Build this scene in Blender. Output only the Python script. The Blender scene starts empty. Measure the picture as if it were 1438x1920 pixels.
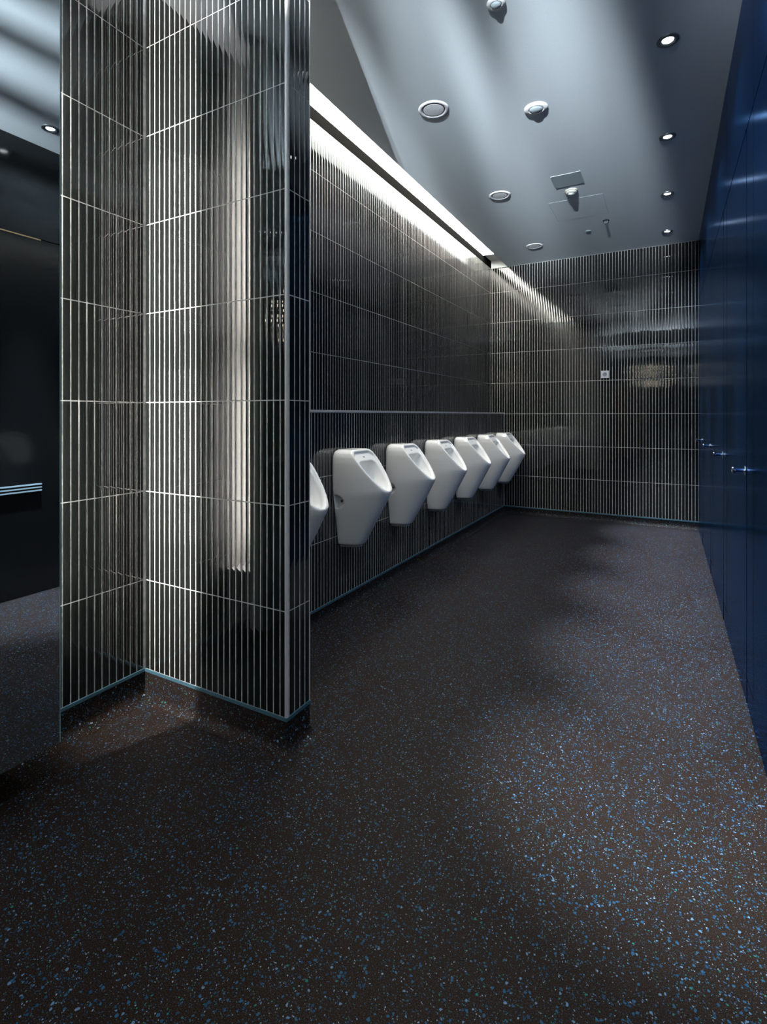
import bpy, bmesh, math, random
from mathutils import Vector, Matrix
random.seed(7)
SC = bpy.context.scene
COL = SC.collection
R = math.radians

# ------------------------------------------------------------------ camera
# focal length 972 px on a 1438 px wide frame, horizon on pixel row 778
YAW = R(28.65)
CAMZ = 1.28
cam = bpy.data.cameras.new('camera')
cam.sensor_fit = 'HORIZONTAL'
cam.sensor_width = 36.0
cam.lens = 972.0 / 1438.0 * 36.0
cam.shift_y = -(960.0 - 778.0) / 1438.0
cam.clip_start = 0.02
camo = bpy.data.objects.new('camera', cam)
COL.objects.link(camo)
camo.location = (0, 0, CAMZ)
camo.rotation_euler = (math.pi / 2, 0, YAW)
SC.camera = camo

# ------------------------------------------------------------------ world, exposure
w = bpy.data.worlds.new('world')
SC.world = w
w.use_nodes = True
w.node_tree.nodes['Background'].inputs[0].default_value = (0.30, 0.42, 0.60, 1)
w.node_tree.nodes['Background'].inputs[1].default_value = 0.05
SC.view_settings.view_transform = 'Standard'
SC.view_settings.look = 'None'
SC.view_settings.gamma = 1.0
SC.view_settings.use_curve_mapping = False
SC.view_settings.exposure = 0.0

DOWNLIGHT_W = 1350.0
SPILL_W = 60.0
UPLIGHT_W = 2200.0
BEAM_W = 7600.0
COVE_STRENGTH = 28.0
TUBE_STRENGTH = 760.0
BULB_STRENGTH = 60.0

# ------------------------------------------------------------------ room dimensions (metres)
XR = 0.31        # cubicle fronts
XL = -2.07       # left wall plane
XH = -1.875      # face of the half-height wall behind the urinals
XS = -1.83       # edge of the ceiling, mirror plane
YB = 6.73        # back wall
YF = -3.60       # wall behind the camera
ZC = 3.22        # ceiling
SY0, SY1 = 1.54, 1.685   # tiled screen wall
SX1 = -1.2575
PITCH = 0.0325
TH = 0.40
ZT_N = 0.136     # lowest tile edge, niche and screen
ZT_F = 0.095     # lowest tile edge, urinal and back wall

# ------------------------------------------------------------------ materials
def newmat(name):
    m = bpy.data.materials.new(name)
    m.use_nodes = True
    nt = m.node_tree
    return m, nt, nt.nodes['Principled BSDF']

def pmat(name, col, rough=0.5, metal=0.0, spec=None, coat=0.0, emit=None, es=0.0):
    m, nt, b = newmat(name)
    b.inputs['Base Color'].default_value = (*col, 1)
    b.inputs['Roughness'].default_value = rough
    b.inputs['Metallic'].default_value = metal
    if spec is not None:
        b.inputs['Specular IOR Level'].default_value = spec
    b.inputs['Coat Weight'].default_value = coat
    if emit:
        b.inputs['Emission Color'].default_value = (*emit, 1)
        b.inputs['Emission Strength'].default_value = es
    # faint procedural unevenness of the surface
    n = nt.nodes.new('ShaderNodeTexNoise')
    n.inputs['Scale'].default_value = 35
    g = nt.nodes.new('ShaderNodeNewGeometry')
    nt.links.new(g.outputs['Position'], n.inputs['Vector'])
    mr = nt.nodes.new('ShaderNodeMapRange')
    mr.inputs['To Min'].default_value = max(0.0, rough - 0.03)
    mr.inputs['To Max'].default_value = min(1.0, rough + 0.03)
    nt.links.new(n.outputs['Fac'], mr.inputs['Value'])
    nt.links.new(mr.outputs['Result'], b.inputs['Roughness'])
    return m

def N(nt, t, **kw):
    n = nt.nodes.new(t)
    for k, v in kw.items():
        setattr(n, k, v)
    return n

def glaze_mat():
    m, nt, b = newmat('black_glaze')
    b.inputs['Base Color'].default_value = (0.0065, 0.0080, 0.0075, 1)
    b.inputs['Roughness'].default_value = 0.03
    b.inputs['IOR'].default_value = 1.62
    g = N(nt, 'ShaderNodeNewGeometry')
    n = N(nt, 'ShaderNodeTexNoise')
    n.inputs['Scale'].default_value = 9.0
    nt.links.new(g.outputs['Position'], n.inputs['Vector'])
    mr = N(nt, 'ShaderNodeMapRange')
    mr.inputs['To Min'].default_value = 0.008
    mr.inputs['To Max'].default_value = 0.03
    nt.links.new(n.outputs['Fac'], mr.inputs['Value'])
    nt.links.new(mr.outputs['Result'], b.inputs['Roughness'])
    return m

def grout_mat():
    m, nt, b = newmat('pale_grout')
    b.inputs['Roughness'].default_value = 0.8
    g = N(nt, 'ShaderNodeNewGeometry')
    n = N(nt, 'ShaderNodeTexNoise')
    n.inputs['Scale'].default_value = 40
    nt.links.new(g.outputs['Position'], n.inputs['Vector'])
    cr = N(nt, 'ShaderNodeValToRGB')
    cr.color_ramp.elements[0].position = 0.35
    cr.color_ramp.elements[0].color = (0.38, 0.38, 0.365, 1)
    cr.color_ramp.elements[1].position = 0.65
    cr.color_ramp.elements[1].color = (0.56, 0.55, 0.535, 1)
    nt.links.new(n.outputs['Fac'], cr.inputs['Fac'])
    nt.links.new(cr.outputs['Color'], b.inputs['Base Color'])
    return m

def terrazzo_mat():
    m, nt, b = newmat('speckled_resin_floor')
    g = N(nt, 'ShaderNodeNewGeometry')
    # irregular chip outlines
    dn = N(nt, 'ShaderNodeTexNoise')
    dn.inputs['Scale'].default_value = 160
    dn.inputs['Detail'].default_value = 1
    nt.links.new(g.outputs['Position'], dn.inputs['Vector'])
    sub = N(nt, 'ShaderNodeVectorMath', operation='MULTIPLY_ADD')
    sub.inputs[1].default_value = (0.006, 0.006, 0.006)
    nt.links.new(dn.outputs['Color'], sub.inputs[0])
    nt.links.new(g.outputs['Position'], sub.inputs[2])
    # base: fine dark brown grain
    gn = N(nt, 'ShaderNodeTexNoise')
    gn.inputs['Scale'].default_value = 420
    gn.inputs['Detail'].default_value = 1
    nt.links.new(g.outputs['Position'], gn.inputs['Vector'])
    base = N(nt, 'ShaderNodeValToRGB')
    e = base.color_ramp.elements
    e[0].position = 0.42
    e[0].color = (0.0018, 0.0012, 0.0010, 1)
    e[1].position = 0.68
    e[1].color = (0.040, 0.0215, 0.0130, 1)
    nt.links.new(gn.outputs['Fac'], base.inputs['Fac'])
    last = base.outputs['Color']
    pal = [(0.00, (0.010, 0.048, 0.10)), (0.30, (0.020, 0.078, 0.145)), (0.52, (0.100, 0.185, 0.285)),
           (0.66, (0.014, 0.135, 0.115)), (0.78, (0.23, 0.30, 0.38)), (0.87, (0.022, 0.105, 0.18))]
    for scale, keep, rad in ((300.0, 0.70, 0.50), (118.0, 0.66, 0.47)):
        v = N(nt, 'ShaderNodeTexVoronoi')
        v.inputs['Scale'].default_value = scale
        v.inputs['Randomness'].default_value = 1.0
        nt.links.new(sub.outputs['Vector'], v.inputs['Vector'])
        sp = N(nt, 'ShaderNodeSeparateColor')
        nt.links.new(v.outputs['Color'], sp.inputs['Color'])
        thr = N(nt, 'ShaderNodeMapRange')
        thr.inputs['From Min'].default_value = keep
        thr.inputs['From Max'].default_value = 1.0
        thr.inputs['To Min'].default_value = 0.12
        thr.inputs['To Max'].default_value = rad
        nt.links.new(sp.outputs['Red'], thr.inputs['Value'])
        on = N(nt, 'ShaderNodeMath', operation='GREATER_THAN')
        on.inputs[1].default_value = keep
        nt.links.new(sp.outputs['Red'], on.inputs[0])
        lt = N(nt, 'ShaderNodeMath', operation='LESS_THAN')
        nt.links.new(v.outputs['Distance'], lt.inputs[0])
        nt.links.new(thr.outputs['Result'], lt.inputs[1])
        mask = N(nt, 'ShaderNodeMath', operation='MULTIPLY')
        nt.links.new(on.outputs[0], mask.inputs[0])
        nt.links.new(lt.outputs[0], mask.inputs[1])
        cr = N(nt, 'ShaderNodeValToRGB')
        cr.color_ramp.interpolation = 'CONSTANT'
        while len(cr.color_ramp.elements) < len(pal):
            cr.color_ramp.elements.new(0.5)
        for el, (p, c) in zip(cr.color_ramp.elements, pal):
            el.position = p
            el.color = (*c, 1)
        nt.links.new(sp.outputs['Blue'], cr.inputs['Fac'])
        mx = N(nt, 'ShaderNodeMix', data_type='RGBA')
        nt.links.new(mask.outputs[0], mx.inputs['Factor'])
        nt.links.new(last, mx.inputs['A'])
        nt.links.new(cr.outputs['Color'], mx.inputs['B'])
        last = mx.outputs['Result']
    nt.links.new(last, b.inputs['Base Color'])
    b.inputs['Roughness'].default_value = 0.55
    b.inputs['Specular IOR Level'].default_value = 0.08
    return m

def brushed_mat(name, col, rough, aniso=0.6):
    m, nt, b = newmat(name)
    b.inputs['Base Color'].default_value = (*col, 1)
    b.inputs['Metallic'].default_value = 0.90
    b.inputs['Specular Tint'].default_value = (0.10, 0.32, 0.66, 1)
    g = N(nt, 'ShaderNodeNewGeometry')
    mp = N(nt, 'ShaderNodeMapping')
    mp.inputs['Scale'].default_value = (160, 160, 1.2)
    nt.links.new(g.outputs['Position'], mp.inputs['Vector'])
    n = N(nt, 'ShaderNodeTexNoise')
    n.inputs['Scale'].default_value = 1.0
    n.inputs['Detail'].default_value = 2
    nt.links.new(mp.outputs['Vector'], n.inputs['Vector'])
    mr = N(nt, 'ShaderNodeMapRange')
    mr.inputs['To Min'].default_value = rough - 0.05
    mr.inputs['To Max'].default_value = rough + 0.05
    nt.links.new(n.outputs['Fac'], mr.inputs['Value'])
    nt.links.new(mr.outputs['Result'], b.inputs['Roughness'])
    return m

def ceiling_mat():
    m, nt, b = newmat('white_ceiling_paint')
    b.inputs['Roughness'].default_value = 0.9
    g = N(nt, 'ShaderNodeNewGeometry')
    n = N(nt, 'ShaderNodeTexNoise')
    n.inputs['Scale'].default_value = 220
    n.inputs['Detail'].default_value = 2
    nt.links.new(g.outputs['Position'], n.inputs['Vector'])
    cr = N(nt, 'ShaderNodeValToRGB')
    cr.color_ramp.elements[0].color = (0.56, 0.62, 0.66, 1)
    cr.color_ramp.elements[1].color = (0.66, 0.72, 0.76, 1)
    nt.links.new(n.outputs['Fac'], cr.inputs['Fac'])
    nt.links.new(cr.outputs['Color'], b.inputs['Base Color'])
    return m

def emat(name, col, s):
    m, nt, b = newmat(name)
    b.inputs['Base Color'].default_value = (*col, 1)
    b.inputs['Emission Color'].default_value = (*col, 1)
    b.inputs['Emission Strength'].default_value = s
    return m

def wood_mat():
    m, nt, b = newmat('brown_wood_veneer')
    g = N(nt, 'ShaderNodeNewGeometry')
    mp = N(nt, 'ShaderNodeMapping')
    mp.inputs['Scale'].default_value = (30, 30, 1.5)
    nt.links.new(g.outputs['Position'], mp.inputs['Vector'])
    n = N(nt, 'ShaderNodeTexNoise')
    n.inputs['Detail'].default_value = 5
    n.inputs['Scale'].default_value = 1
    nt.links.new(mp.outputs['Vector'], n.inputs['Vector'])
    cr = N(nt, 'ShaderNodeValToRGB')
    cr.color_ramp.elements[0].color = (0.16, 0.07, 0.025, 1)
    cr.color_ramp.elements[1].color = (0.42, 0.20, 0.08, 1)
    nt.links.new(n.outputs['Fac'], cr.inputs['Fac'])
    nt.links.new(cr.outputs['Color'], b.inputs['Base Color'])
    b.inputs['Roughness'].default_value = 0.45
    return m

M = {
    'glaze': glaze_mat(), 'grout': grout_mat(), 'floor': terrazzo_mat(), 'ceiling': ceiling_mat(),
    'blue': brushed_mat('blue_brushed_metal', (0.014, 0.085, 0.235), 0.18),
    'steeltrim': pmat('blue_grey_steel', (0.09, 0.22, 0.29), 0.35, 0.6),
    'angle': pmat('pale_metal_angle', (0.72, 0.68, 0.66), 0.35, 0.3),
    'chrome': pmat('chrome', (0.80, 0.81, 0.83), 0.10, 1.0),
    'darksteel': pmat('dark_steel', (0.24, 0.26, 0.28), 0.35, 0.8),
    'ceramic': pmat('white_ceramic', (0.87, 0.87, 0.86), 0.12, 0, 0.5, 0.3),
    'white': pmat('white_plastic', (0.75, 0.76, 0.78), 0.4),
    'plaster': pmat('white_plaster', (0.80, 0.81, 0.79), 0.85),
    'beige': pmat('beige_plastic', (0.42, 0.42, 0.38), 0.4),
    'greyplate': pmat('grey_paint', (0.34, 0.40, 0.43), 0.6),
    'seam': pmat('dark_seam', (0.01, 0.012, 0.015), 0.7),
    'black': pmat('black_lacquer', (0.006, 0.007, 0.008), 0.12),
    'matteblack': pmat('matte_black', (0.004, 0.004, 0.004), 1.0, 0, 0.0),
    'paleblue': pmat('pale_blue_enamel', (0.36, 0.50, 0.62), 0.35),
    'darkwall': pmat('charcoal_paint', (0.02, 0.022, 0.025), 0.5),
    'lit_seam_gold': pmat('lit_seam_gold', (0.70, 0.52, 0.30), 0.3, 1.0),
    'mirror': pmat('silvered_mirror', (0.86, 0.91, 0.93), 0.0, 1.0),
    'glassedge': pmat('green_glass_edge', (0.22, 0.42, 0.42), 0.25, 0, 0.6),
    'cove': emat('cove_diffuser', (1.0, 0.955, 0.86), COVE_STRENGTH),
    'tube': emat('fluorescent_tube', (1.0, 0.93, 0.88), TUBE_STRENGTH),
    'lens': emat('downlight_lens', (0.92, 0.96, 1.0), 14.0),
    'bulb': emat('chandelier_bulb', (1.0, 0.86, 0.66), BULB_STRENGTH),
    'wood': wood_mat(),
    'mark': pmat('grey_print', (0.30, 0.33, 0.38), 0.4),
}
mr_ = M['mirror'].node_tree
for l in list(mr_.links):
    if l.to_socket.name == 'Roughness':
        mr_.links.remove(l)
mr_.nodes['Principled BSDF'].inputs['Roughness'].default_value = 0.0
def crystal_mat():
    m, nt, b = newmat('cut_crystal')
    b.inputs['Base Color'].default_value = (0.95, 0.93, 0.90, 1)
    b.inputs['Roughness'].default_value = 0.08
    b.inputs['Transmission Weight'].default_value = 0.35
    b.inputs['IOR'].default_value = 1.5
    n = N(nt, 'ShaderNodeTexNoise')
    n.inputs['Scale'].default_value = 60
    bp = N(nt, 'ShaderNodeBump')
    bp.inputs['Strength'].default_value = 0.05
    nt.links.new(n.outputs['Fac'], bp.inputs['Height'])
    nt.links.new(bp.outputs['Normal'], b.inputs['Normal'])
    return m
M['crystal'] = crystal_mat()

# ------------------------------------------------------------------ mesh helpers
def box(bm, x0, x1, y0, y1, z0, z1):
    vs = [bm.verts.new((x, y, z)) for x in (x0, x1) for y in (y0, y1) for z in (z0, z1)]
    a, b, c, d, e, f, g, h = vs   # a000 b001 c010 d011 e100 f101 g110 h111
    for q in ((a, b, d, c), (e, g, h, f), (a, e, f, b), (c, d, h, g), (a, c, g, e), (b, f, h, d)):
        bm.faces.new(q)

def lathe(bm, prof, seg=32, cx=0.0, cy=0.0, axis='z'):
    """prof: list of (radius, height); closed at radius 0 ends"""
    rings = []
    for r, h in prof:
        if r < 1e-6:
            rings.append([bm.verts.new((cx, cy, h))])
        else:
            rings.append([bm.verts.new((cx + r * math.cos(2 * math.pi * i / seg), cy + r * math.sin(2 * math.pi * i / seg), h)) for i in range(seg)])
    for a, b in zip(rings[:-1], rings[1:]):
        for i in range(seg):
            j = (i + 1) % seg
            if len(a) == 1 and len(b) == 1:
                continue
            if len(a) == 1:
                bm.faces.new((a[0], b[i], b[j]))
            elif len(b) == 1:
                bm.faces.new((a[i], a[j], b[0]))
            else:
                bm.faces.new((a[i], a[j], b[j], b[i]))

def loft(bm, rings):
    """closed rings of equal length, capped both ends"""
    vr = [[bm.verts.new(p) for p in r] for r in rings]
    n = len(vr[0])
    for a, b in zip(vr[:-1], vr[1:]):
        for i in range(n):
            j = (i + 1) % n
            bm.faces.new((a[i], a[j], b[j], b[i]))
    bm.faces.new(vr[0][::-1])
    bm.faces.new(vr[-1])

def mesh_of(name, bm, mat, smooth=False):
    bmesh.ops.recalc_face_normals(bm, faces=bm.faces)
    me = bpy.data.meshes.new(name)
    bm.to_mesh(me)
    bm.free()
    if mat:
        me.materials.append(M[mat])
    if smooth:
        for p in me.polygons:
            p.use_smooth = True
    return me

def obj(name, data, parent=None, loc=(0, 0, 0), mat=None, smooth=False, **props):
    if isinstance(data, bmesh.types.BMesh):
        data = mesh_of(name, data, mat, smooth)
    o = bpy.data.objects.new(name, data)
    COL.objects.link(o)
    o.location = loc
    if parent:
        o.parent = parent
    for k, v in props.items():
        o[k] = v
    return o

def boxobj(name, ext, mat, parent=None, bevel=0.0, **props):
    """box with its origin at the middle of its base; ext in world metres"""
    x0, x1, y0, y1, z0, z1 = ext
    c = Vector(((x0 + x1) / 2, (y0 + y1) / 2, z0))
    bm = bmesh.new()
    box(bm, x0 - c.x, x1 - c.x, y0 - c.y, y1 - c.y, 0, z1 - z0)
    if bevel:
        bmesh.ops.bevel(bm, geom=bm.edges[:], offset=bevel, segments=2, affect='EDGES', profile=0.5)
    pl = Vector((0, 0, 0))
    if parent:
        pl = parent_world(parent)
    return obj(name, bm, parent, c - pl, mat, **props)

def parent_world(p):
    v = Vector((0, 0, 0))
    while p:
        v += p.location
        p = p.parent
    return v

def thing(name, loc, label, cat, group=None):
    o = bpy.data.objects.new(name, None)
    o.empty_display_size = 0.05
    COL.objects.link(o)
    o.location = loc
    o['label'] = label
    o['category'] = cat
    if group:
        o['group'] = group
    return o

S = 'structure'
def smooth_by_angle(me, ang=35):
    for p in me.polygons:
        p.use_smooth = True
    me.set_sharp_from_angle(angle=R(ang))

# ------------------------------------------------------------------ tiles
GV, GH = 0.0030, 0.0040     # joint widths
TT = 0.008                  # tile thickness
GREC = 0.0007               # grout sits this far behind the tile faces
_tile_cache = {}
def tile_bm(bm, w_, h, mtx=None):
    """tile: x across, y outward, z up, base on y=0"""
    hw = w_ / 2
    if hw > 0.006:
        prof = [(-hw, 0), (-hw, TT - .0024), (-hw + .0003, TT - .0011), (-hw + .0010, TT - .0004), (-hw + .0022, TT - .00006), (-hw + .0036, TT)]
    else:
        prof = [(-hw, 0), (-hw, TT - .0008), (-hw + .0006, TT)]
    prof = prof + [(-x, y) for x, y in reversed(prof)]
    lo, hi = [], []
    for z, dst, sh in ((0, lo, .0), (h, hi, .0)):
        for x, y in prof:
            v = Vector((x, y, z))
            dst.append(bm.verts.new(mtx @ v if mtx else v))
    n = len(prof)
    fs = []
    for i in range(n - 1):
        f = bm.faces.new((lo[i], hi[i], hi[i + 1], lo[i + 1]))
        f.smooth = True
        fs.append(f)
    c1 = bm.faces.new(lo)
    c2 = bm.faces.new(hi[::-1])
    for e in list(c1.edges) + list(c2.edges):
        e.smooth = False
    return fs

def tile_mesh(w_, h):
    k = (round(w_, 4), round(h, 4))
    if k not in _tile_cache:
        bm = bmesh.new()
        tile_bm(bm, k[0], k[1])
        me = bpy.data.meshes.new('tile')
        bm.to_mesh(me)
        bm.free()
        me.materials.append(M['glaze'])
        _tile_cache[k] = me
    return _tile_cache[k]

FW = Vector((-math.sin(YAW), math.cos(YAW), 0))
RT = Vector((math.cos(YAW), math.sin(YAW), 0))
def project(p):
    d = FW.dot(p)
    if d < 0.05:
        return None
    return 719 + 972 * RT.dot(p) / d, 778 - 972 * (p.z - CAMZ) / d, d

def tile_face(parent, p0, n, length, z0, z1, zrow, max_single=300, visible=None, skip=0.0):
    """clad a vertical face. p0: corner on the face plane where tiling starts, n: outward normal;
    tiling runs from p0 along n x z (reversed if length is negative)."""
    n = Vector(n)
    u = n.cross(Vector((0, 0, 1)))
    sg = 1 if length > 0 else -1
    L = abs(length)
    cells = []
    a = skip
    while a < L - 0.003:
        b_ = min(a + PITCH, L)
        zb = zrow
        while zb < z1 - 0.003:
            zt = min(zb + TH, z1)
            cells.append((a, b_, zb, zt))
            zb += TH
        a += PITCH
    pw = parent_world(parent)
    todo = []
    for a, b_, zb, zt in cells:
        wd = b_ - a - GV
        h = zt - zb - GH
        if wd < 0.003 or h < 0.004:
            continue
        base = Vector(p0) + u * sg * (a + b_) / 2
        base.z = zb + GH / 2
        m = Matrix((u, n, Vector((0, 0, 1)))).transposed().to_4x4()
        m = m @ Matrix.Rotation(random.gauss(0, R(0.08)), 4, 'Z') @ Matrix.Rotation(random.uniform(-R(0.06), R(0.06)), 4, 'X')
        m.translation = base - pw
        mid = base + Vector((0, 0, h / 2))
        pr = project(mid)
        vis = pr is not None and -5 < pr[0] < 1443 and -h * 486 / pr[2] < pr[1] < 1930 and (visible is None or visible(pr[0], pr[1]))
        key = (abs(n.dot(mid)) * wd * h / pr[2] ** 3) if vis else 0.0
        todo.append((key, m, wd, h))
    todo.sort(key=lambda t: -t[0])
    rest = bmesh.new()
    k = 0
    for key, m, wd, h in todo:
        if key > 0 and k < max_single:
            o = bpy.data.objects.new('tile', tile_mesh(wd, h))
            COL.objects.link(o)
            o.parent = parent
            o.matrix_local = m
            k += 1
        else:
            tile_bm(rest, wd, h, m)
    if len(rest.verts):
        me = bpy.data.meshes.new('tile_field')
        rest.to_mesh(me)
        me.materials.append(M['glaze'])
        o = bpy.data.objects.new('tile_field', me)
        COL.objects.link(o)
        o.parent = parent
        o['kind'] = 'stuff'
    rest.free()

OFF = TT - GREC   # grout face in front of the tile base plane

# ------------------------------------------------------------------ floor and ceiling
boxobj('floor', (-2.6, XR + 0.25, YF - 0.1, YB + 0.15, -0.10, 0.0), 'floor', kind=S)
ceil_ = boxobj('ceiling', (XS, XR + 0.25, YF - 0.1, YB + 0.15, ZC, ZC + 0.30), 'ceiling', kind=S)
boxobj('ceiling', (-2.6, XS, YF - 0.1, SY1 - 0.02, ZC, ZC + 0.30), 'ceiling', kind=S)
# luminous slot over the urinals
ZS = 3.31
slot = boxobj('ceiling', (-2.6, XS, SY1 - 0.02, YB + 0.15, ZS + 0.012, ZS + 0.21), 'plaster', kind=S)
cv = thing('cove_light', (-1.94, 4.05, ZS), 'long warm white light panel recessed above the urinal wall', 'light')
bm = bmesh.new(); box(bm, -0.108, 0.108, -2.34, 2.34, -0.002, 0.012)
obj('diffuser', bm, cv, mat='cove')
bm = bmesh.new(); box(bm, -0.108, 0.108, 2.34, 2.352, -0.004, 0.012)
obj('end_cap', bm, cv, mat='white')

# ------------------------------------------------------------------ walls with tiling
def slab(name, ext, mat='grout', **kw):
    return boxobj(name, ext, mat, kind=S, **kw)

# left wall in the niche (beside the mirror)
XLb = XL - TT   # tile base plane
wl = slab('wall_left', (-2.6, XLb + OFF, YF, SY0 + 0.02, 0, ZC), 'grout')
tile_face(wl, (XLb, SY0 - TT, 0), (1, 0, 0), 15 * PITCH, ZT_N, ZC, ZT_N, visible=None)
# wall above the urinals
wu = slab('wall_urinal', (-2.6, -2.05 - TT + OFF, SY1 - 0.02, YB + 0.1, 0, ZS + 0.012), 'grout')
tile_face(wu, (-2.05 - TT, YB - TT, 0), (1, 0, 0), YB - SY1 - TT, 1.295, 3.226, 1.295, visible=lambda x, y: x > 583)
boxobj('trim_shadow_gap', (-2.06, -2.046, SY1, YB, 3.226, ZS + 0.010), 'matteblack', wu)
# half-height wall carrying the urinals
ZH = 1.295
wh = slab('wall_half', (-2.045, XH - TT + OFF, SY1 - 0.005, YB + 0.02, 0, ZH), 'grout')
tile_face(wh, (XH - TT, YB - TT, 0), (1, 0, 0), YB - SY1 - TT, ZT_F, ZH, ZT_F, visible=lambda x, y: x > 583)
boxobj('ledge', (-2.05, XH + 0.002, SY1, YB - 0.001, ZH, ZH + 0.010), 'black', wh)
boxobj('ledge_edge', (XH - 0.004, XH + 0.006, SY1, YB - 0.001, ZH + 0.001, ZH + 0.016), 'angle', wh)
# back wall
wb = slab('wall_back', (-2.6, XR + 0.2, YB + TT - OFF, YB + 0.15, 0, ZS + 0.2), 'grout')
tile_face(wb, (XR, YB + TT, 0), (0, -1, 0), XR + 2.05, ZT_F, ZC, ZT_F, visible=lambda x, y: x > 920)
boxobj('slot_end', (-2.05, XS, YB - 0.002, YB + 0.01, ZC + 0.004, ZS + 0.012), 'plaster', wb)
# screen wall between niche and urinals
SXb = SX1 - TT
bm = bmesh.new()
ws = slab('wall_screen', (-2.06, SXb + OFF, SY0 + TT - OFF, SY1 - TT + OFF, 0, ZC), 'grout')
tile_face(ws, (XL, SY0 + TT, 0), (0, -1, 0), -(SX1 - XL - 0.008), ZT_N, ZC, ZT_N)
tile_face(ws, (SXb, SY0 + 0.008, 0), (1, 0, 0), -(SY1 - SY0 - 0.006), ZT_N, ZC, ZT_N, skip=0.008)
tile_face(ws, (XL, SY1 - TT, 0), (0, 1, 0), -(SX1 - XL - 0.01), ZT_N, ZC, ZT_N, max_single=0)
# corner profiles
def angle_trim(name, x, y, sx, sy, z0, z1, parent, a=0.009, mat='angle'):
    bm = bmesh.new()
    box(bm, 0, sx * a, 0, sy * 0.0025, 0, z1 - z0)
    box(bm, 0, sx * 0.0025, 0, sy * a, 0, z1 - z0)
    obj(name, bm, parent, Vector((x, y, z0)) - parent_world(parent), mat)
bm = bmesh.new()
prof = [(0, 0), (-0.0095, 0), (-0.0095, .010), (0.0, .010)]
cpx, cpy = SX1 + 0.0012, SY0 - 0.0012
pts = [(0.0, 0.0045), (-0.0013, 0.0013), (-0.0045, 0.0), (-0.0095, 0.0), (-0.0095, 0.010), (0.0, 0.010)]
loft(bm, [[(x, y, z) for x, y in pts] for z in (0, ZC - ZT_N - 0.002)])
obj('corner_profile', bm, ws, Vector((cpx, cpy, ZT_N)) - parent_world(ws), 'angle')
bm = bmesh.new(); box(bm, -0.006, 0, -0.006, 0, 0, ZC - ZT_N - 0.002)
obj('corner_profile', bm, ws, Vector((SX1 + 0.0005, SY1 + 0.0005, ZT_N)) - parent_world(ws), 'angle')

# steel strips under the tiling
tn = [0]
def base_trim(ext):
    tn[0] += 1
    return boxobj('trim_%d' % tn[0], ext, 'steeltrim', kind=S)
TR = 0.013
base_trim((XL - 0.006, XL + 0.003, 0.2, SY0 - 0.003, ZT_N - TR, ZT_N))
base_trim((XL + 0.003, SX1 + 0.003, SY0 - 0.003, SY0 + 0.006, ZT_N - TR, ZT_N))
base_trim((SX1 - 0.006, SX1 + 0.003, SY0 + 0.006, SY1 + 0.003, ZT_N - TR, ZT_N))
base_trim((XH - 0.006, XH + 0.003, SY1 + 0.003, YB - 0.003, ZT_F - TR, ZT_F))
base_trim((XH + 0.003, XR, YB - 0.003, YB + 0.006, ZT_F - TR, ZT_F))

# speckled resin turned up against the walls as a coved skirting
bn = {}
def cove(side, a, b_, n, h, ma=0, mb=0):
    """ma, mb: mitre at each end, +1 outside corner, -1 inside corner"""
    a, b_, n = Vector(a), Vector(b_), Vector(n)
    dr = (b_ - a).normalized()
    rr = 0.045
    prof = [(-0.012, 0), (-0.012, h), (0.0, h)]
    for i in range(9):
        t = math.pi / 2 * i / 8
        prof.append((rr - rr * math.cos(t), rr + 0.0008 - rr * math.sin(t)))
    prof.append((rr, 0.0))
    c = (a + b_) / 2
    bm = bmesh.new()
    loft(bm, [[tuple(p - c + n * d + dr * sg * m * d + Vector((0, 0, z))) for d, z in prof] for p, sg, m in ((a, -1, ma), (b_, 1, mb))])
    me = mesh_of('baseboard', bm, 'floor')
    smooth_by_angle(me, 40)
    return obj('baseboard_' + side, me, None, c, kind=S)
hN, hF = ZT_N - TR, ZT_F - TR
cove('left', (XL, YF, 0), (XL, SY0, 0), (1, 0, 0), hN, 0, -1)
cove('screen', (XL, SY0, 0), (SX1, SY0, 0), (0, -1, 0), hN, -1, 1)
cove('screen', (SX1, SY0, 0), (SX1, SY1, 0), (1, 0, 0), hN, 1, 1)
cove('screen', (SX1, SY1, 0), (XH, SY1, 0), (0, 1, 0), hN, 1, -1)
cove('urinal', (XH, SY1, 0), (XH, YB, 0), (1, 0, 0), hF, -1, -1)
cove('back', (XH, YB, 0), (XR, YB, 0), (0, -1, 0), hF, -1, 0)

# wall behind the camera with a wooden door
wf = slab('wall_front', (-2.6, XR + 0.2, YF - 0.1, YF, 0, ZC), 'darkwall')
d = boxobj('door_6', (-1.55, -0.75, YF, YF + 0.045, 0.004, 2.15), 'wood', kind=S)
boxobj('door_frame', (-1.62, -1.552, YF, YF + 0.06, 0.002, 2.22), 'darksteel', d)
boxobj('door_frame', (-0.748, -0.68, YF, YF + 0.06, 0.002, 2.22), 'darksteel', d)
boxobj('door_frame', (-1.552, -0.748, YF, YF + 0.06, 2.155, 2.22), 'darksteel', d)
boxobj('push_plate', (-1.50, -1.42, YF + 0.045, YF + 0.05, 0.95, 1.25), 'chrome', d)

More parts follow.
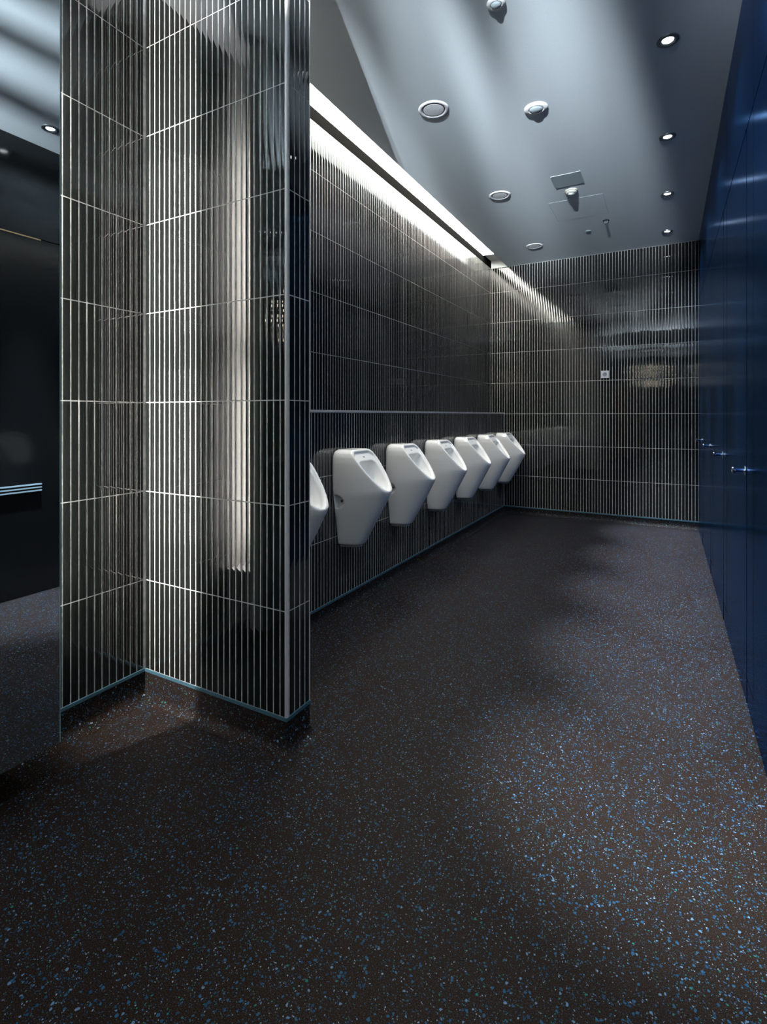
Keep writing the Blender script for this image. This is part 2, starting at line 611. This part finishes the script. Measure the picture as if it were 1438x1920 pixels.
# ------------------------------------------------------------------ mirror wall and hidden niche lamp
MY1 = 1.03
mir = thing('wall_mirror', (XS, -1.25, 0.155), 'tall frameless mirror on the left beside the tiled niche', 'mirror')
bm = bmesh.new(); box(bm, -0.006, 0.0, YF + 1.25 + 0.002, MY1 + 1.25, 0, ZC - 0.155 - 0.004)
obj('mirror_pane', bm, mir, mat='mirror')
bm = bmesh.new(); box(bm, -0.006, 0.0005, MY1 + 1.25, MY1 + 1.252, 0, ZC - 0.155 - 0.004)
obj('glass_edge', bm, mir, mat='glassedge')
bm = bmesh.new(); box(bm, -0.105, -0.0065, YF + 1.25 + 0.002, MY1 + 1.25 - 0.004, 0.004, ZC - 0.155 - 0.008)
obj('backing_board', bm, mir, mat='plaster')

boxobj('leak_blocker', (XL + 0.002, XS - 0.110, 0.30, MY1 - 0.006, 0.44, 0.452), 'white', wl)  # unseen plate added to dim the tube light leaking onto the floor
wl_lin = boxobj('wall_lining', (XL - 0.001, XL + 0.004, 0.30, MY1 - 0.005, 0.20, ZC - 0.002), 'plaster', wl)
for zb, zt, lab in ((0.52, 1.57, 'lower vertical lamp tube hidden behind the edge of the mirror'),
                    (1.71, 2.78, 'upper vertical lamp tube hidden behind the edge of the mirror')):
    t = thing('lamp_tube', (-2.022, 0.80, zb), lab, 'lamp', 'tubes behind the mirror')
    bm = bmesh.new(); lathe(bm, [(0, 0.03), (0.011, 0.03), (0.011, zt - zb - 0.03), (0, zt - zb - 0.03)], 12)
    obj('tube', bm, t, mat='tube', smooth=False)
    for z in (0.0, zt - zb - 0.03):
        bm = bmesh.new(); lathe(bm, [(0, z), (0.013, z), (0.013, z + 0.03), (0, z + 0.03)], 12)
        obj('socket', bm, t, mat='white')
    bm = bmesh.new(); box(bm, -0.018, 0.018, -0.05, -0.013, -0.01, zt - zb + 0.01)
    obj('housing', bm, t, mat='white')

# ------------------------------------------------------------------ cubicle fronts on the right
ZD = 2.545
wr = slab('wall_right', (XR + 0.034, XR + 0.25, YF, YB + 0.02, 0, ZC), 'seam')
# header panels
BAY, P0 = 1.07, 2.58
PW = 0.20
edges = [YF, 0.44, 2.24, 2.58] + [P0 + BAY * k for k in range(1, 4)] + [YB]
for a, b_ in zip(edges[:-1], edges[1:]):
    boxobj('header_panel', (XR, XR + 0.035, a + 0.0015, b_ - 0.0015, ZD + 0.005, ZC), 'blue' if a > 2 else 'black', wr)
boxobj('side_panel', (XR, XR + 0.035, YF, 0.438, 0.002, ZD - 0.0025), 'black', wr)
boxobj('side_panel', (XR, XR + 0.035, 0.442, 2.2385, 0.002, ZD - 0.0025), 'black', wr)
boxobj('side_panel', (XR, XR + 0.035, 2.2415, 2.5785, 0.002, ZD - 0.0025), 'blue', wr)
knobprof = [(0, 0), (0.021, 0), (0.022, 0.002), (0.021, 0.005), (0.0085, 0.007), (0.008, 0.034),
            (0.010, 0.038), (0.0165, 0.044), (0.017, 0.048), (0.014, 0.052), (0.006, 0.050), (0, 0.0495)]
bmk = bmesh.new(); lathe(bmk, knobprof, 28)
kn_me = mesh_of('knob', bmk, 'chrome')
smooth_by_angle(kn_me, 40)
for k in range(4):
    y0 = P0 + BAY * k
    y1 = y0 + PW
    y2 = min(y0 + BAY, YB)
    boxobj('pilaster', (XR, XR + 0.035, y0 + 0.006, y1 - 0.009, 0.120, ZD - 0.005), 'blue', wr)
    boxobj('kick_panel', (XR + 0.001, XR + 0.035, y0 + 0.006, y1 - 0.009, 0.002, 0.112), 'blue', wr)
    d = boxobj('door_%d' % (k + 1), (XR, XR + 0.034, y1 + 0.009, y2 - 0.006, 0.002, ZD - 0.005), 'blue', kind=S)
    o = obj('knob', kn_me, d, Vector((XR, y1 + 0.035, 1.03)) - d.location, label='chrome spool-shaped door knob')
    o.rotation_euler = (0, -math.pi / 2, 0)
# rail of three bright strips on the side panel near the camera, seen in the mirror
for i, z in enumerate((0.735, 0.757, 0.779)):
    boxobj('rail_strip', (XR - 0.016, XR, -3.0, 2.10, z, z + 0.009), 'paleblue', wr)
boxobj('lit_seam_strip', (XR - 0.003, XR, -3.0, 2.10, ZD - 0.007, ZD + 0.001), 'lit_seam_gold', wr)  # gold line put in for the gleam of the lit door-head seam

# ------------------------------------------------------------------ urinals
UB = 0.44     # height of the underside above the floor
def urinal_mesh():
    secs = [(0, .086, .140), (.006, .090, .148), (.11, .108, .208), (.22, .128, .268), (.33, .146, .326), (.36, .149, .338), (.45, .156, .340),
            (.535, .157, .340), (.570, .152, .340), (.595, .141, .340), (.609, .124, .340), (.617, .090, .340)]
    bm = bmesh.new()
    rings = []
    for z, w_, D in secs:
        ring = []
        for i in range(37):
            t = math.pi * i / 36
            c, s = math.cos(t), math.sin(t)
            y = w_ * math.copysign(abs(c) ** 0.80, c)
            u = D * abs(s) ** 0.92
            ring.append((u, y, z))
        rings.append(ring)
    loft(bm, rings)
    bmesh.ops.recalc_face_normals(bm, faces=bm.faces)
    sv = Vector((.23, 0, -.28)).normalized()
    nv = Vector((-sv.z, 0, sv.x))
    p0 = Vector((.118, 0, .617))
    g = bm.verts[:] + bm.edges[:] + bm.faces[:]
    bmesh.ops.bisect_plane(bm, geom=g, plane_co=p0, plane_no=nv, clear_outer=True)
    bmesh.ops.holes_fill(bm, edges=[e for e in bm.edges if e.is_boundary], sides=0)
    bmesh.ops.recalc_face_normals(bm, faces=bm.faces)
    me = bpy.data.meshes.new('urinal_outer'); bm.to_mesh(me); bm.free()
    outer = bpy.data.objects.new('urinal_outer', me); COL.objects.link(outer)

    def outline(s0, L, hw, k=1.0, sc=None):
        pts = []
        n = 16
        for i in range(n + 1):
            f = i / n
            f2 = math.sin(f * math.pi / 2)
            yy = hw * (1 - f2 ** 2.4) ** 0.62
            edge = 0.035
            d_ = f2 * L
            if d_ < edge:
                yy -= hw * 0.28 * (1 - math.sqrt(max(0, 1 - (1 - d_ / edge) ** 2)))
            pts.append((s0 + d_, yy))
        pts = pts + [(s, -y) for s, y in reversed(pts[:-1])]
        cs = s0 + L * 0.5
        return [((s - cs) * k + cs, y * k) for s, y in pts]
    def cutter(layers):
        bm = bmesh.new()
        rr = []
        for (s0, L, hw, k, dep, ds) in layers:
            rr.append([tuple(p0 + sv * (s + ds) + Vector((0, y, 0)) + nv * dep) for s, y in outline(s0, L, hw, k)])
        loft(bm, rr)
        bmesh.ops.recalc_face_normals(bm, faces=bm.faces)
        me = bpy.data.meshes.new('cut'); bm.to_mesh(me); bm.free()
        o = bpy.data.objects.new('cut', me); COL.objects.link(o)
        return o
    cuts = [cutter([(.020, .312, .122, 1, .08, 0), (.020, .312, .122, 1, -.012, 0)]),
            cutter([(.088, .236, .103, 1, .05, 0), (.088, .236, .103, 1, -.03, 0), (.088, .236, .103, .86, -.08, .0), (.088, .236, .103, .6, -.12, .02)])]
    for sgn in (-1, 1):
        bm = bmesh.new()
        ring = []
        for i in range(17):
            t = -math.pi / 2 + math.pi * i / 16
            ring.append((.012 + .060 * math.cos(t), .043 * math.sin(t)))
        loft(bm, [[(u, sgn * yy, .285 + z) for u, z in ring] for yy in (.092, .20)])
        bmesh.ops.recalc_face_normals(bm, faces=bm.faces)
        me = bpy.data.meshes.new('cut'); bm.to_mesh(me); bm.free()
        o = bpy.data.objects.new('cut', me); COL.objects.link(o)
        cuts.append(o)
    for c in cuts:
        md = outer.modifiers.new('b', 'BOOLEAN'); md.object = c; md.operation = 'DIFFERENCE'; md.solver = 'EXACT'
    md = outer.modifiers.new('r', 'REMESH'); md.mode = 'VOXEL'; md.voxel_size = 0.0045
    md = outer.modifiers.new('s', 'SMOOTH'); md.iterations = 14; md.factor = 0.5
    md = outer.modifiers.new('d', 'DECIMATE'); md.ratio = 0.55
    bpy.context.view_layer.update()
    dg = bpy.context.evaluated_depsgraph_get()
    res = bpy.data.meshes.new_from_object(outer.evaluated_get(dg))
    res.name = 'urinal_body'
    res.materials.clear()
    res.materials.append(M['ceramic'])
    for p in res.polygons:
        p.use_smooth = True
    for c in cuts + [outer]:
        bpy.data.objects.remove(c, do_unlink=True)
    return res, p0, sv, nv
ub_me, up0, usv, unv = urinal_mesh()
bm = bmesh.new()
ring = [(0.004 + 0.126 * abs(math.sin(math.pi * i / 24)) ** .9, 0.070 * math.cos(math.pi * i / 24)) for i in range(25)]
loft(bm, [[(u, y, z) for u, y in ring] for z in (-0.016, 0.004)])
cap_me = mesh_of('outlet_cap', bm, 'beige')
bm = bmesh.new(); lathe(bm, [(0, -0.030), (0.022, -0.030), (0.024, -0.026), (0.024, -0.014), (0, -0.014)], 20, 0.075, 0)
waste_me = mesh_of('waste_trap', bm, 'darksteel')
bm = bmesh.new(); lathe(bm, [(0, 0), (0.004, 0), (0.004, .003), (0.0085, .003), (0.0085, -0.004), (0, -0.004)], 16)
scr_me = mesh_of('fixing_screw', bm, 'darksteel')
bm = bmesh.new()
lathe(bm, [(0, 0.0009), (0.006, 0.0009), (0.0065, 0), (0, 0)], 14)
for v in bm.verts:
    v.co.y *= 2.0
mk_me = mesh_of('maker_mark', bm, 'mark')
ulab = ['white ceramic urinal half hidden by the tiled screen wall',
        'large white wall-hung urinal, first one fully in view from the screen wall',
        'white wall-hung urinal, second one fully in view from the screen wall',
        'white wall-hung urinal, third one fully in view from the screen wall',
        'white wall-hung urinal, third counted from the back wall',
        'white wall-hung urinal, next to last before the back wall',
        'white wall-hung urinal hanging closest to the back wall']
for k in range(7):
    t = thing('urinal', (XH + 0.001, 2.90 + 0.716 * (k - 1), UB), ulab[k], 'urinal', 'urinals along the half-height tiled wall')
    obj('urinal_body', ub_me, t)
    obj('outlet_cap', cap_me, t)
    obj('waste_trap', waste_me, t)
    for sgn in (-1, 1):
        o = obj('fixing_screw', scr_me, t, (0.036, sgn * 0.095, 0.285))
        o.rotation_euler = (-sgn * math.pi / 2, 0, 0)
    o = obj('maker_mark', mk_me, t, up0 + usv * 0.055 - unv * 0.0115)
    o.rotation_euler = (0, math.atan2(unv.x, unv.z), 0)

# ------------------------------------------------------------------ ceiling fittings
def ceil_xy(px, py, z=ZC):
    d_ = 972 * (z - CAMZ) / (778 - py)
    p = FW * d_ + RT * ((px - 719) / 972 * d_)
    return p.x, p.y

# recessed downlights
ring_prof = [(0.026, -0.001), (0.029, -0.004), (0.040, -0.010), (0.052, -0.006), (0.053, 0.0), (0.026, 0.0)]
bm = bmesh.new(); lathe(bm, ring_prof, 36)
bez_me = mesh_of('bezel', bm, 'darksteel'); smooth_by_angle(bez_me, 50)
bm = bmesh.new(); lathe(bm, [(0, -0.004), (0.022, -0.0035), (0.027, -0.001), (0, -0.001)], 32)
len_me = mesh_of('lens', bm, 'lens')
dl = [(-2.24, 'recessed ceiling downlight nearest the wooden door'), (-1.18, 'recessed ceiling downlight beside the crystal chandelier'),
      (-0.12, 'recessed ceiling downlight between the chandelier and the mirror end'),
      (2.00, 'recessed ceiling downlight seen only in the mirror on the left'), (3.06, 'largest and nearest of the four downlights along the cubicle doors'),
      (4.12, 'second nearest of the four downlights along the cubicle doors'), (5.18, 'third nearest of the four downlights along the cubicle doors'),
      (6.24, 'farthest of the four downlights, close to the tiled back wall')]
for y, lab in dl:
    t = thing('downlight', (0.005, y, ZC), lab, 'downlight', 'row of recessed downlights')
    obj('bezel', bez_me, t)
    obj('lens', len_me, t)
    for nm, en, sz in (('downlight_beam', DOWNLIGHT_W, 28), ('downlight_spill', SPILL_W, 120)):
        L = bpy.data.lights.new(nm, 'SPOT')
        L.energy = en
        L.color = (0.80, 0.90, 1.0)
        L.spot_size = R(sz)
        L.spot_blend = 1.0
        L.shadow_soft_size = 0.022
        o = bpy.data.objects.new(nm, L)
        COL.objects.link(o)
        o.parent = t
        o.location = (0, 0, -0.014)

# air valves
def valve(px, py, r, lab):
    x, y = ceil_xy(px, py)
    t = thing('air_valve', (x, y, ZC), lab, 'air vent', 'round air valves in the ceiling')
    bm = bmesh.new()
    lathe(bm, [(r * .76, 0.0), (r * .74, -.003), (r * .80, -.007), (r * .90, -.0075), (r, -.0025), (r * 1.01, 0)], 40)
    me = mesh_of('rim', bm, 'white'); smooth_by_angle(me, 60)
    obj('rim', me, t)
    bm = bmesh.new()
    lathe(bm, [(0, -.007), (r * .55, -.0068), (r * .66, -.006), (r * .68, -.0035), (r * .6, 0), (0, 0)], 40)
    me = mesh_of('disc', bm, 'white'); smooth_by_angle(me, 40)
    obj('disc', me, t)
    bm = bmesh.new(); lathe(bm, [(0, -.001), (r * .78, -.001), (r * .78, .0), (0, 0)], 40)
    obj('throat', bm, t, mat='seam')
valve(813, 205, 0.096, 'largest round white air valve, nearest the cove light')
valve(937, 366, 0.092, 'round white air valve in the middle of the row of three')
valve(1002, 461, 0.090, 'round white air valve farthest away near the back wall')

def sensor(px, py, r, lab):
    x, y = ceil_xy(px, py)
    t = thing('motion_sensor', (x, y, ZC), lab, 'sensor', 'round ceiling sensors')
    bm = bmesh.new(); lathe(bm, [(r, 0), (r, -.004), (r * .92, -.008), (r * .66, -.010), (r * .64, -.008), (0, -.008)], 40)
    me = mesh_of('housing', bm, 'white'); smooth_by_angle(me, 50)
    obj('housing', me, t)
    bm = bmesh.new(); lathe(bm, [(r * .60, -.008), (r * .54, -.011), (r * .36, -.015), (r * .14, -.017), (0, -.0172)], 40)
    me = mesh_of('sensor_lens', bm, 'greyplate'); smooth_by_angle(me, 50)
    obj('sensor_lens', me, t)
sensor(1005, 203, 0.072, 'white round ceiling sensor with grey lens right of the large air valve')
sensor(930, 6, 0.043, 'small round ceiling sensor cut by the top of the picture')

def quad_plate(name, pts, th, mat, lab, cat):
    P = [Vector((*ceil_xy(*p), ZC)) for p in pts]
    c = sum(P, Vector()) / 4
    # squared up: rectangle along the room axes around the measured corners
    xs = [p.x for p in P]; ys = [p.y for p in P]
    hx = (sorted(xs)[2] + sorted(xs)[3] - sorted(xs)[0] - sorted(xs)[1]) / 4
    hy = (sorted(ys)[2] + sorted(ys)[3] - sorted(ys)[0] - sorted(ys)[1]) / 4
    t = thing(name, (c.x, c.y, ZC), lab, cat)
    return t, hx, hy
t, hx, hy = quad_plate('speaker_plate', [(1033, 332), (1088, 320), (1096, 343), (1040, 353)], .004, 'greyplate', 'small grey rectangular plate in the ceiling beside the smoke detector', 'ceiling plate')
bm = bmesh.new(); box(bm, -hx, hx, -hy, hy, -.003, 0)
obj('plate', bm, t, mat='greyplate')
for sx in (-1, 1):
    for sy in (-1, 1):
        bm = bmesh.new(); lathe(bm, [(0, -.0045), (.006, -.0045), (.007, -.003), (0, -.003)], 10, sx * (hx - .015), sy * (hy - .015))
        obj('screw', bm, t, mat='darksteel')
t, hx, hy = quad_plate('access_panel', [(1027, 382), (1130, 362), (1142, 400), (1047, 415)], .004, 'ceiling', 'flush painted access hatch outlined by a thin joint in the ceiling', 'access panel')
bm = bmesh.new(); box(bm, -hx + .004, hx - .004, -hy + .004, hy - .004, -.0011, -.0004)
obj('hatch', bm, t, mat='ceiling')
bm = bmesh.new(); box(bm, -hx, hx, -hy, hy, -.0006, 0)
obj('joint', bm, t, mat='greyplate')

x, y = ceil_xy(1071, 357)
t = thing('smoke_detector', (x, y, ZC), 'beige domed smoke detector hanging from the ceiling', 'detector')
bm = bmesh.new(); lathe(bm, [(.052, 0), (.053, -.008), (.048, -.012), (0, -.012)], 36)
me = mesh_of('base', bm, 'beige'); smooth_by_angle(me, 40); obj('base', me, t)
bm = bmesh.new(); lathe(bm, [(.044, -.012), (.046, -.018), (.038, -.026), (.030, -.028), (.030, -.026), (0, -.026)], 36)
me = mesh_of('chamber', bm, 'beige'); smooth_by_angle(me, 40); obj('chamber', me, t)
bm = bmesh.new(); lathe(bm, [(.022, -.026), (.024, -.034), (.016, -.038), (0, -.039)], 28)
me = mesh_of('cap', bm, 'white'); smooth_by_angle(me, 40); obj('cap', me, t)

x, y = ceil_xy(1136, 413)
t = thing('sprinkler_head', (x, y, ZC), 'small black sprinkler head with a hanging deflector', 'sprinkler')
bm = bmesh.new(); lathe(bm, [(0, -.001), (.030, -.001), (.030, -.004), (.022, -.006), (0, -.006)], 28)
obj('escutcheon', bm, t, mat='black')
for s in (-1, 1):
    bm = bmesh.new(); box(bm, s * .012 - .002, s * .012 + .002, -.003, .003, -.032, -.005)
    obj('frame_arm', bm, t, mat='darksteel')
bm = bmesh.new(); lathe(bm, [(0, -.030), (.005, -.030), (.005, -.006), (0, -.006)], 12)
obj('bulb', bm, t, mat='darksteel')
bm = bmesh.new(); lathe(bm, [(0, -.035), (.016, -.035), (.016, -.032), (0, -.032)], 20)
obj('deflector', bm, t, mat='darksteel')

x, y = ceil_xy(1103, 433)
t = thing('indicator_plate', (x, y, ZC), 'tiny grey round indicator in the ceiling beside the sprinkler', 'indicator')
bm = bmesh.new(); lathe(bm, [(0, -.006), (.024, -.006), (.028, 0), (0, 0)], 24)
obj('cover', bm, t, mat='greyplate')
bm = bmesh.new(); lathe(bm, [(0, -.009), (.007, -.009), (.008, -.006), (0, -.006)], 14)
obj('diode', bm, t, mat='darksteel')

# ------------------------------------------------------------------ socket on the back wall
t = thing('wall_socket', (-0.651, YB, 1.722), 'square white socket plate on the black tiled back wall', 'socket')
bm = bmesh.new(); box(bm, -.044, .044, -.010, 0.0, 0, .088)
bmesh.ops.bevel(bm, geom=bm.edges[:], offset=.003, segments=2, affect='EDGES')
obj('plate', bm, t, mat='white')
bm = bmesh.new(); lathe(bm, [(.024, 0), (.024, .004), (.020, .004), (.019, .0005), (0, .0005)], 28)
o = obj('insert', bm, t, (0, -.010, .044), 'mark'); o.rotation_euler = (math.pi / 2, 0, 0)
for s in (-1, 1):
    bm = bmesh.new(); lathe(bm, [(0, .0012), (.003, .0012), (.003, 0), (0, 0)], 10)
    o = obj('contact', bm, t, (s * .0095, -.0102, .044), 'seam'); o.rotation_euler = (math.pi / 2, 0, 0)

# ------------------------------------------------------------------ chandelier behind the camera, mirrored in the back wall
CX, CY = -0.36, -1.40
ch = thing('chandelier', (CX, CY, 2.20), 'round crystal chandelier reflected in the tiled back wall', 'chandelier')
bm = bmesh.new(); lathe(bm, [(0, 1.018), (.10, 1.018), (.10, .995), (.085, .985), (0, .985)], 32)
obj('ceiling_rose', bm, ch, mat='chrome')
bm = bmesh.new(); lathe(bm, [(0, .62), (.006, .62), (.006, .99), (0, .99)], 12)
obj('stem', bm, ch, mat='chrome')
bm = bmesh.new(); lathe(bm, [(0, .715), (.58, .715), (.58, .722), (0, .722)], 40)
obj('light_block_plate', bm, ch, mat='matteblack')  # unseen disc added to block steep light from the ceiling overhead
bm = bmesh.new(); lathe(bm, [(.34, .495), (.345, .50), (.345, .515), (.335, .515), (.335, .50)], 48)
obj('hoop', bm, ch, mat='chrome')
bm = bmesh.new(); lathe(bm, [(0, .44), (.20, .46), (.30, .540), (.305, .540), (.305, .53), (.20, .445), (0, .425)], 40)
obj('light_block_bowl', bm, ch, mat='matteblack')  # added bowl, rim raised to keep the uplight off the back wall
# flat straps up to the ceiling: they throw the radial bands of shade on it
for deg, wd in ((-33, .03), (-25, .03), (-16.5, .034), (-7.2, .026), (4, .03), (30, .03), (62, .03), (100, .03), (140, .03), (180, .03), (220, .03), (262, .03), (300, .03)):
    bm = bmesh.new(); box(bm, -wd / 2, wd / 2, .338, .342, .50, 1.016)
    o = obj('hanger_strap', bm, ch, mat='matteblack'); o.rotation_euler = (0, 0, -R(deg))
bm = bmesh.new(); lathe(bm, [(0, -.016), (.008, -.010), (.010, 0), (.007, .013), (0, .016)], 10)
bulb_me = mesh_of('bulb', bm, 'bulb')
for i in range(34):
    zz = -.20 + .56 * (i + .5) / 34
    a = i * 2.39996
    rb = math.sqrt(max(.01, .35 ** 2 - (zz - .12) ** 2))
    obj('bulb', bulb_me, ch, (rb * math.cos(a), rb * math.sin(a), zz))
bm = bmesh.new(); lathe(bm, [(0, -.038), (.011, -.012), (.012, .012), (.006, .036), (0, .042)], 6)
cr_me = mesh_of('crystal_drop', bm, 'crystal')
for row in range(10):
    z = -.26 + .74 * row / 9
    rr = math.sqrt(max(.01, .42 ** 2 - (z - .12) ** 2))
    nn = max(6, int(28 * rr / .42))
    for i in range(nn):
        a = 2 * math.pi * (i + .5 * (row % 2)) / nn
        o = obj('crystal_drop', cr_me, ch, (rr * math.cos(a), rr * math.sin(a), z))
        o.rotation_euler = (random.uniform(-.1, .1), random.uniform(-.1, .1), random.uniform(0, 6))
UPL = Vector((0.0, 0.0, .52))
def uplamp(power, size, blend, direction, dx=0.0):
    L = bpy.data.lights.new('ceiling_fill_uplight', 'SPOT')
    L.energy = power
    L.color = (0.84, 0.93, 1.0)
    L.spot_size = R(size)
    L.spot_blend = blend
    L.shadow_soft_size = 0.017
    o = bpy.data.objects.new('ceiling_fill_uplight', L)
    COL.objects.link(o)
    o.parent = ch
    o.location = UPL + Vector((dx, 0, 0))
    o.rotation_euler = Vector(direction).to_track_quat('-Z', 'Y').to_euler()
uplamp(UPLIGHT_W, 172, 0.12, (0, 0, 1))  # upward cone shaped to light the ceiling and spare the floor
# narrow fill spots added in the bowl to brighten the far ceiling
for az in (-19, -10.5, -2):
    for dx in (-0.022, 0.022):
        uplamp(BEAM_W, 13, 1.0, (math.sin(R(az)), math.cos(R(az)), math.tan(R(2.7))), dx)
